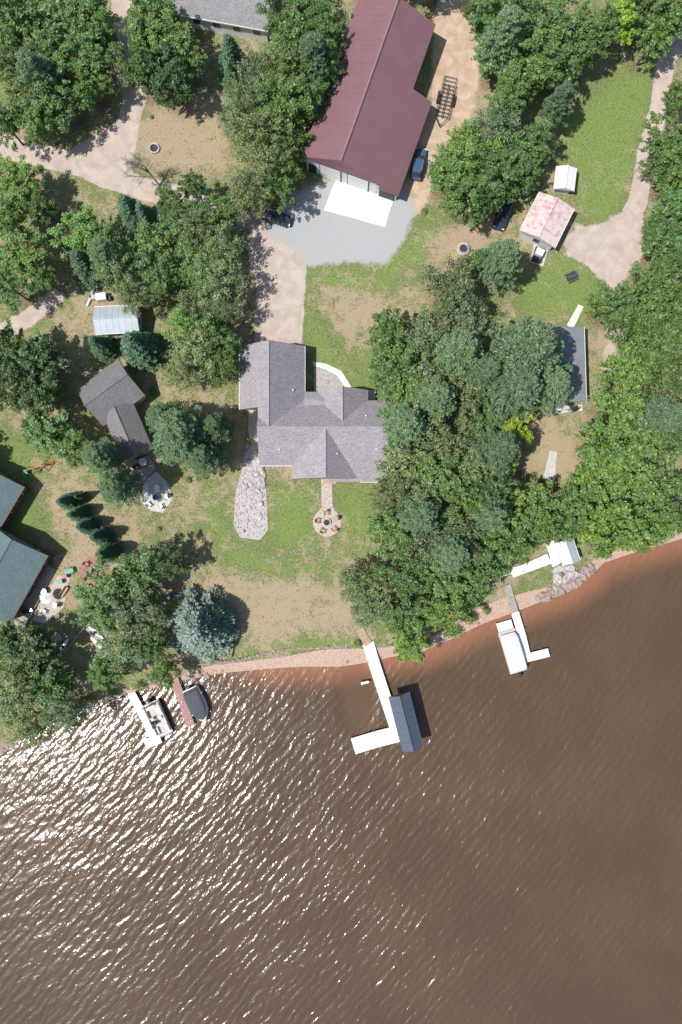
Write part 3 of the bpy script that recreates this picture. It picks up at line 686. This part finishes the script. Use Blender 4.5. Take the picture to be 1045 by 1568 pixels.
x,y=W(682,155,.5); mb.done('utility_trailer',x,y,0,ANG((688,128),(675,185)))
# ------------------------------------------------------------ furniture
def chair_mesh(mat):
    mb=MB(); mb.cbox(0,0,.38,.55,.55,.06,mat,ry=.12); mb.cbox(-.33,0,.72,.06,.55,.75,mat,ry=-.35)
    for s in (-1,1):
        mb.cbox(-.02,s*.33,.6,.7,.12,.04,mat)
        for q in (-.25,.25): mb.cbox(q,s*.31,.29,.07,.05,.58,mat)
    return mb.mesh('adirondack_chair')
ch={k:chair_mesh(v) for k,v in {'w':m_white,'r':m_redwood,'d':m_dgrey,'g':m_green_p,'c':m_cedar}.items()}
def chairs(cx,cy,rad,n,k,a0=0):
    x,y=W(cx,cy)
    for i in range(n):
        t_=a0+2*math.pi*i/n+random.uniform(-.1,.1)
        place(ch[k],'adirondack_chair',x+rad*math.cos(t_),y+rad*math.sin(t_),.06,t_+math.pi)
chairs(501,800,1.4,5,'c',.4); chairs(240,762,1.5,5,'w',.2); chairs(145,873,1.4,4,'r',.9); chairs(75,925,1.2,3,'w',2)
def table(px,py,mat,r=.6,z=0.05):
    mb=MB(); mb.cyl((0,0,.68),(0,0,.73),r,r,mat,20); mb.cyl((0,0,0),(0,0,.68),.05,.05,m_dgrey); mb.cyl((0,0,0),(0,0,.04),.3,.3,m_dgrey,12)
    x,y=W(px,py); return mb.done('patio_table',x,y,z)
table(240,762,m_dgrey,.42); table(70,905,m_white,.5); table(222,708,m_white,.6,.35); table(95,890,m_green_p,.4)
def umbrella(px,py,mat):
    mb=MB(); vs=[(0,0,2.6)]+[(.9*math.cos(i*math.pi/4),.9*math.sin(i*math.pi/4),2.1) for i in range(8)]
    mb.add(vs,[(0,1+i,1+(i+1)%8) for i in range(8)],mat); mb.cyl((0,0,0),(0,0,2.62),.03,.03,m_alum)
    x,y=W(px,py,2.2); return mb.done('patio_umbrella',x,y,0)
umbrella(70,916,m_white)
def grill(px,py):
    mb=MB(); mb.box(-.6,.6,-.3,.3,.3,.85,m_dgrey); mb.loft([(-.4,.22,.85,1.0),(-.35,.3,.82,1.2),(.35,.3,.82,1.2),(.4,.22,.85,1.0)],m_black,12)
    mb.box(-.95,-.6,-.25,.25,.8,.85,m_alum); mb.box(.6,.95,-.25,.25,.8,.85,m_alum)
    for a in (-.5,.5): mb.cyl((a,-.3,.12),(a,-.35,.12),.12,.12,m_tire); mb.box(a-.03,a+.03,-.03,.03,0,.3,m_black)
    x,y=W(px,py); mb.done('barbecue_grill',x,y,.05,.4)
grill(212,715); grill(878,628); grill(44,935)
def kayak(px,py,an,mat):
    mb=MB(); mb.loft([(-1.6,.03,.15,.3),(-1.2,.22,.05,.35),(0,.36,0,.38),(1.2,.22,.05,.35),(1.6,.03,.15,.3)],mat,12,.8)
    mb.cyl((0,0,.37),(0,0,.39),.25,.25,m_black,12); x,y=W(px,py); mb.done('kayak',x,y,0,an)
kayak(265,912,.1,m_carblue); kayak(98,990,1.0,m_white); kayak(150,985,-.8,m_white); kayak(148,968,-.7,m_dock); kayak(140,455,1.2,m_alum); kayak(856,630,0,m_conc2)
def stack(name,px,py,items,an=0):
    mb=MB()
    for (x,y,lx,ly,hz,mt) in items: mb.cbox(x,y,hz/2,lx,ly,hz,mt,rz=random.uniform(-.1,.1))
    X_,Y_=W(px,py); return mb.done(name,X_,Y_,.02,an,bevel=.03)
stack('stacked_storage_boxes',158,457,[(0,0,1.6,1.1,1.1,m_wsid),(-1.2,.1,.6,.6,.9,m_conc2),(1.1,-.2,.5,.7,.6,m_dgrey)],.1)
stack('cabin_porch_bins',865,626,[(-1.2,0,.8,.7,.9,m_white),(0,.2,1.1,.7,.7,m_conc2),(1.3,0,.7,.7,1.0,m_dgrey),(2.2,.1,.7,.9,.5,m_white)])
stack('parked_utility_cart',823,392,[(0,0,2.2,1.4,.7,m_dgrey),(.2,0,1.0,1.2,1.3,m_white),(-.9,0,.3,1.2,1.0,m_black)],1.2)
stack('picnic_bench',875,425,[(0,0,1.5,.6,.75,m_dgrey),(0,.6,1.5,.25,.45,m_dgrey),(0,-.6,1.5,.25,.45,m_dgrey)],.5)
stack('flower_box',108,874,[(0,0,1.6,.8,.4,m_cedar),(0,0,1.4,.65,.6,m_green_p)],.3)
stack('flower_planter',102,882,[(0,0,.8,.6,.5,m_cedar),(0,0,.7,.5,.75,m_pink)],.3)
stack('wooden_bench',100,906,[(0,0,1.8,.5,.45,m_cedar),(0,.25,1.8,.08,.9,m_cedar)],1.0)
mb=MB()
for s in (-1,1):
    for q in (-1,1): mb.cyl((s*1.3,q*.8,0),(s*1.3,0,2.0),.05,.05,m_green_p)
mb.cyl((-1.4,0,2.0),(1.4,0,2.0),.05,.05,m_orange_p)
for q in (-.6,.5):
    mb.cbox(q,0,.5,.45,.2,.05,m_red_p)
    for s in (-.2,.2): mb.cyl((q+s,0,.5),(q+s,0,2),.012,.012,m_alum)
mb.cbox(1.9,.2,.7,1.6,.5,.05,m_orange_p,ry=.7); mb.cbox(-1.9,0,.4,.7,.7,.8,m_green_p)
x,y=W(60,718); mb.done('swing_set',x,y,0,.3)
def rail(name,px,mat=m_wood,h=1.0):
    mb=MB(); p=[W(*q) for q in px]; ox,oy=p[0]
    for i in range(len(p)-1):
        a=Vector(p[i]); b_=Vector(p[i+1]); n=max(1,int((b_-a).length/1.6))
        for q in range(n+1):
            c=a.lerp(b_,q/n); mb.cbox(c.x-ox,c.y-oy,h/2,.1,.1,h,mat)
        for z in (h*.5,h-.05):
            m2=(a+b_)/2; mb.cbox(m2.x-ox,m2.y-oy,z,(b_-a).length,.09,.08,mat,rz=math.atan2(b_.y-a.y,b_.x-a.x))
    return mb.done(name,ox,oy)
rail('split_rail_fence',[(26,948),(58,972),(62,990),(100,1000),(132,960)])
rail('cottage_deck_railing',[(30,940),(60,900),(80,870)])
slab('cottage_deck',[(20,955),(72,862),(86,872),(40,960)],m_wood,.4)
slab('shore_steps',[(130,960),(138,955),(163,985),(155,992)],m_wood,.3)
mb=MB()
for i in range(10):
    for j in range(3): mb.cyl((i*.22,0,.12+j*.2),(i*.22,.45,.12+j*.2),.1,.1,m_cedar,7)
x,y=W(355,1005,0); mb.done('firewood_stack',x,y,-.1,1.3)
mb=MB(); mb.rocks(inpoly(45,[(400,845),(430,850),(465,835),(470,855),(430,868),(400,862)]),.05,.13,m_rock,0); mb.done('scattered_lawn_stones')
# ------------------------------------------------------------ trees
def runit(n):
    v=rng.normal(size=(n,3)); return v/np.linalg.norm(v,axis=1)[:,None]
def nz(v): return v/(np.linalg.norm(v,axis=1)[:,None]+1e-9)
def cards(c,nrm,size,aspect,tan=None):
    if tan is None: tan=runit(len(c))
    b_=nz(np.cross(nrm,tan)); t_=nz(np.cross(b_,nrm))
    s=size[:,None]; w=s*aspect
    v=np.stack([c+t_*s,c+b_*w,c-t_*s,c-b_*w],1).reshape(-1,3)
    return v
def tree_mesh(name,mb,V_,leafmat):
    n0=len(mb.v); me=bpy.data.meshes.new(name)
    vs=mb.v+[tuple(a) for a in V_.tolist()]
    nq=len(V_)//4
    fs=mb.f+[(n0+4*i,n0+4*i+1,n0+4*i+2,n0+4*i+3) for i in range(nq)]
    me.from_pydata(vs,[],fs)
    for m_ in mb.mats: me.materials.append(m_)
    me.materials.append(leafmat)
    me.polygons.foreach_set('material_index',mb.m+[len(mb.mats)]*nq); me.update(); return me
def deciduous(seed,dens=80,ncl=85,bark=m_bark,lobes=8,spread=.2,ls=1.0):
    mb=MB(); R=4.1; zc=5.6
    az=np.sort(rng.uniform(0,6.28,lobes))+np.linspace(0,6.28,lobes,endpoint=False)*1.0
    lim=rng.uniform(.68,1.22,lobes)
    li=rng.integers(0,lobes,ncl); th=az[li]+rng.normal(0,spread,ncl)*1.3
    el=np.arcsin(rng.uniform(-.3,1,ncl)**1.0)
    rad=rng.uniform(.25,1,ncl)**.5*np.where(np.cos(el)>.6,lim[li],1.0)
    C=np.stack([R*rad*np.cos(el)*np.cos(th),R*rad*np.cos(el)*np.sin(th),zc+4.3*rad*np.sin(el)],-1)
    rc=rng.uniform(.38,.95,ncl)
    mb.cyl((0,0,-.2),(.1,.05,3.2),.24,.19,bark,8); mb.cyl((.1,.05,3.2),(.0,.2,7.6),.19,.07,bark,8)
    for i in rng.choice(ncl,18,replace=False):
        z0=rng.uniform(2.6,5.5); mid=C[i]*.5+np.array([0,0,z0*.5+.2])
        mb.cyl((.05,.05,z0),tuple(mid),.085,.055,bark,5); mb.cyl(tuple(mid),tuple(C[i]),.055,.02,bark,5)
    out=[]
    for i in range(ncl):
        n=int(dens*rc[i]**1.6*1.35); dirs=runit(n); dirs[:,2]=np.where(rng.random(n)<.75,np.abs(dirs[:,2]),dirs[:,2])
        p=dirs*(rc[i]*rng.uniform(.3,1.12,n)[:,None]); c_,s_=math.cos(th[i]),math.sin(th[i])
        pr=p[:,0]*1.25; pt=p[:,1]*.85
        p=np.stack([pr*c_-pt*s_,pr*s_+pt*c_,p[:,2]*.5-.12*np.abs(pr)],-1)+C[i]
        nr=nz(dirs*.5+np.array([0,0,.9])+runit(n)*.55)
        out.append(cards(p,nr,rng.uniform(.10,.23,n)*ls,.68))
    n=int(dens*6); p=runit(n)*np.array([R*.75,R*.75,2.6])*rng.uniform(.2,1,n)[:,None]+np.array([0,0,zc])
    out.append(cards(p,nz(np.array([0,0,.7])+runit(n)*.7),rng.uniform(.12,.25,n),.7))
    return tree_mesh('broadleaf_%d'%seed,mb,np.concatenate(out),m_leaf)
def pine(seed):
    mb=MB(); mb.cyl((0,0,-.2),(0,0,12.6),.28,.05,m_bark,8); out=[]
    for k in range(14):
        z=4.0+k*.63; L=4.3*(1-(z-4.0)/9.4)**.65+.35; nb_=7 if k<11 else 5; a0=rng.uniform(0,6.28)
        for j in range(nb_):
            a=a0+2*math.pi*j/nb_+rng.uniform(-.2,.2); Lj=L*rng.uniform(.7,1.15); dr=np.array([math.cos(a),math.sin(a),.18]); sd_=np.array([-math.sin(a),math.cos(a),0])
            mb.cyl((0,0,z),tuple(np.array([0,0,z])+dr*Lj),.05,.012,m_bark,4)
            s=np.arange(.25*Lj,Lj,.32)
            for ss in s:
                wd=.34*min(ss,Lj-ss+.35)+.1
                for lt in (-1,-.4,.4,1):
                    n=6; base=np.array([0,0,z])+dr*ss+sd_*lt*wd+np.array([0,0,rng.uniform(-.08,.1)])
                    dd=nz(dr*1.0+sd_*lt*.9+runit(n)*.6+np.array([0,0,.25])); p=base+dd*.13+runit(n)*.06
                    nr=nz(np.array([0,0,1.])+runit(n)*.5); out.append(cards(p,nr,rng.uniform(.15,.28,n),.28,dd))
    return tree_mesh('pine_%d'%seed,mb,np.concatenate(out),m_needle)
def spruce(seed,R=2.8,Hh=10.0,dense=1.0):
    mb=MB(); mb.cyl((0,0,-.1),(0,0,Hh-.2),.2,.02,m_bark,8); out=[]
    nl=20
    for k in range(nl):
        z=.9+k*(Hh-1.2)/nl; L=R*(1-z/Hh)**.85+.18; nb_=max(5,int(12*(1-.55*k/nl))); a0=rng.uniform(0,6.28)
        for j in range(nb_):
            a=a0+2*math.pi*j/nb_+rng.uniform(-.15,.15); Lj=L*rng.uniform(.74,1.15); dr=np.array([math.cos(a),math.sin(a),-.12]); sd_=np.array([-math.sin(a),math.cos(a),0])
            if Lj>.5: mb.cyl((0,0,z),tuple(np.array([0,0,z])+dr*Lj),.03,.008,m_bark,3)
            for ss in np.arange(.12,Lj,.22):
                wd=.28*min(ss+.1,Lj-ss+.2)+.05
                for lt in (-1,0,1):
                    n=int(5*dense); base=np.array([0,0,z])+dr*ss+sd_*lt*wd
                    dd=nz(dr+sd_*lt*.8+runit(n)*.45); p=base+dd*.1+runit(n)*.05
                    out.append(cards(p,nz(np.array([0,0,1.])+runit(n)*.55),rng.uniform(.1,.2,n),.32,dd))
    return tree_mesh('spruce_%d'%seed,mb,np.concatenate(out),m_needle)
DEC=[deciduous(0),deciduous(1,80,90,lobes=10),deciduous(2,80,80,lobes=7),deciduous(3,75,95,lobes=12),deciduous(4,85,75,lobes=9,ls=1.1),deciduous(5,60,85,lobes=11,ls=.95),deciduous(6,48,115,m_palebark,13,.2,.85),deciduous(7,40,90,m_palebark,9,.2,.85)]
PIN=[pine(0),pine(1)]; SPR=[spruce(0),spruce(1)]
SH={None:(.112,.192,.066),'l':(.150,.250,.070),'k':(.078,.135,.052),'g':(.155,.212,.108),'y':(.25,.36,.055),'b':(.140,.188,.096)}
for e in T:
    px,py,r,k,s=e; h=theight(e); x,y=W(px,py,.62*h); R=r*S*(1-.62*h/H)*1.08
    rz=random.uniform(0,6.28); j=lambda: random.uniform(.82,1.22)
    if k=='d':
        i=random.randrange(6) if s not in('g','b') else random.choice([5,6,7,6])
        o=place(DEC[i],'birch_tree' if i>5 else ('oak_tree' if i>2 else 'maple_tree'),x,y,0,rz,(R/4.1*random.uniform(.92,1.1),R/4.1*random.uniform(.92,1.1),h/10*random.uniform(.85,1.12)))
        c=SH[s]; f=j(); q=random.uniform(.92,1.1); o.color=(c[0]*f*q,c[1]*f,c[2]*f/q,1)
    elif k=='p':
        o=place(random.choice(PIN),'white_pine_tree',x,y,0,rz,(R/4.3,R/4.3,h/12.6)); f=j(); o.color=(.118*f,.190*f,.098*f,1)
    elif k=='s':
        o=place(random.choice(SPR),'spruce_tree',x,y,0,rz,(R/2.8,R/2.8,h/10)); f=j(); o.color=(.088*f,.172*f,.100*f,1)
    else:
        o=place(SPR[0],'blue_spruce_tree',x,y,0,rz,(R/2.8,R/2.8,h/10)); o.color=(.165,.225,.205,1)
mb=MB()
def branch(p,dv,L,r,dep):
    q=p+dv*L; mb.cyl(tuple(p),tuple(q),r,r*.6,m_palebark,5)
    if dep:
        for i in range(5):
            nd=(dv+Vector((random.uniform(-.8,.8),random.uniform(-.8,.8),random.uniform(-.1,.5)))).normalized(); branch(p+dv*L*random.uniform(.4,1),nd,L*.6,r*.5,dep-1)
branch(Vector((0,0,0)),Vector((-.25,.2,.9)).normalized(),4.5,.16,4)
x,y=W(245,285); mb.done('bare_tree',x,y)
mbs=MB(); out=[]
for (px,py,rr) in [(112,873,.6),(345,1000,.7),(548,985,.7),(700,965,1.0),(725,945,.9),(745,935,.7),(620,1005,.7),(655,985,.9),(240,1040,.8),(270,1030,.7),(215,1050,.9),(120,1080,1.0),(140,1070,1.0),(170,1060,.9),(205,330,.6),(260,620,.6),(175,440,.8),(120,430,.7),(830,740,.8),(845,750,.7),(815,730,.8),(805,860,.7),(860,880,.5),(650,325,.6),(233,180,.3),(290,735,.5),(315,730,.5),(245,810,.4),(60,720,.5),(300,320,.8),(95,660,.8),(270,620,.8),(235,600,.7),(560,880,.7),(550,910,.7),(245,870,.8),(70,370,1.0),(95,330,.8),(60,260,.8),(130,440,.7)]:
    x,y=W(px,py); n=int(340*rr); dd=runit(n); dd[:,2]=np.abs(dd[:,2])
    p=np.array([x,y,.1])+dd*np.array([1,1,.8])*rr*rng.uniform(.4,1.1,n)[:,None]; out.append(cards(p,nz(dd+np.array([0,0,.5])+runit(n)*.5),rng.uniform(.06,.14,n),.6))
mbs.cyl((0,0,-.5),(0,0,-.4),.05,.05,m_bark)
me=tree_mesh('shrubs',mbs,np.concatenate(out),m_leaf); o=place(me,'shrub_plants',0,0); o.color=(.13,.21,.06,1)
ok=np.where((Gbad<.15)&(Gd>1.6)&(np.abs(GX)<54)&(GY<80)&(Gforest<.75))[0]
for nm_,cnt,colr,bias in (('grass_tufts',9000,(.14,.21,.06,1),-1),('dry_grass_tufts',5000,(.42,.34,.22,1),1)):
    w_=np.clip(.5+bias*Gdry[ok]*.5,.1,1); idx=rng.choice(ok,cnt,p=w_/w_.sum())
    c=np.stack([GX[idx]+rng.uniform(-.25,.25,cnt),GY[idx]+rng.uniform(-.25,.25,cnt),np.full(cnt,.06)],-1)
    c=np.repeat(c,3,0)+rng.normal(0,.06,(cnt*3,3))*np.array([1,1,.3])
    me=tree_mesh(nm_,MB(),cards(c,nz(np.array([0,0,.7])+runit(cnt*3)*.7),rng.uniform(.05,.13,cnt*3),.5),m_blade)
    o=place(me,nm_,0,0); o.color=colr
# ------------------------------------------------------------ light / camera
el=math.radians(61); hd=Vector((-1.0,-0.36)).normalized()
sun_dir=Vector((hd.x*math.cos(el),hd.y*math.cos(el),math.sin(el)))
ld=bpy.data.lights.new('sun','SUN'); ld.energy=5.0; ld.angle=math.radians(.5); ld.color=(1,.97,.92)
lo=bpy.data.objects.new('sun',ld); scene.collection.objects.link(lo); lo.rotation_euler=(-sun_dir).to_track_quat('-Z','Y').to_euler(); lo.location=sun_dir*200
w=bpy.data.worlds.new('World'); scene.world=w; w.use_nodes=True; nt=w.node_tree
sk=nt.nodes.new('ShaderNodeTexSky'); sk.sky_type='NISHITA'; sk.sun_disc=False; sk.sun_elevation=el; sk.sun_rotation=math.atan2(hd.x,hd.y)
bg=nt.nodes['Background']; bg.inputs[1].default_value=.13; nt.links.new(sk.outputs[0],bg.inputs[0])
cam=bpy.data.cameras.new('camera'); co=bpy.data.objects.new('camera',cam); scene.collection.objects.link(co)
co.location=(0,0,H); co.rotation_euler=(0,0,0); cam.lens=24; cam.sensor_width=36; cam.clip_end=5000; cam.clip_start=1
scene.camera=co
scene.view_settings.view_transform='Standard'
try: scene.view_settings.look='None'
except Exception: pass
scene.view_settings.exposure=0
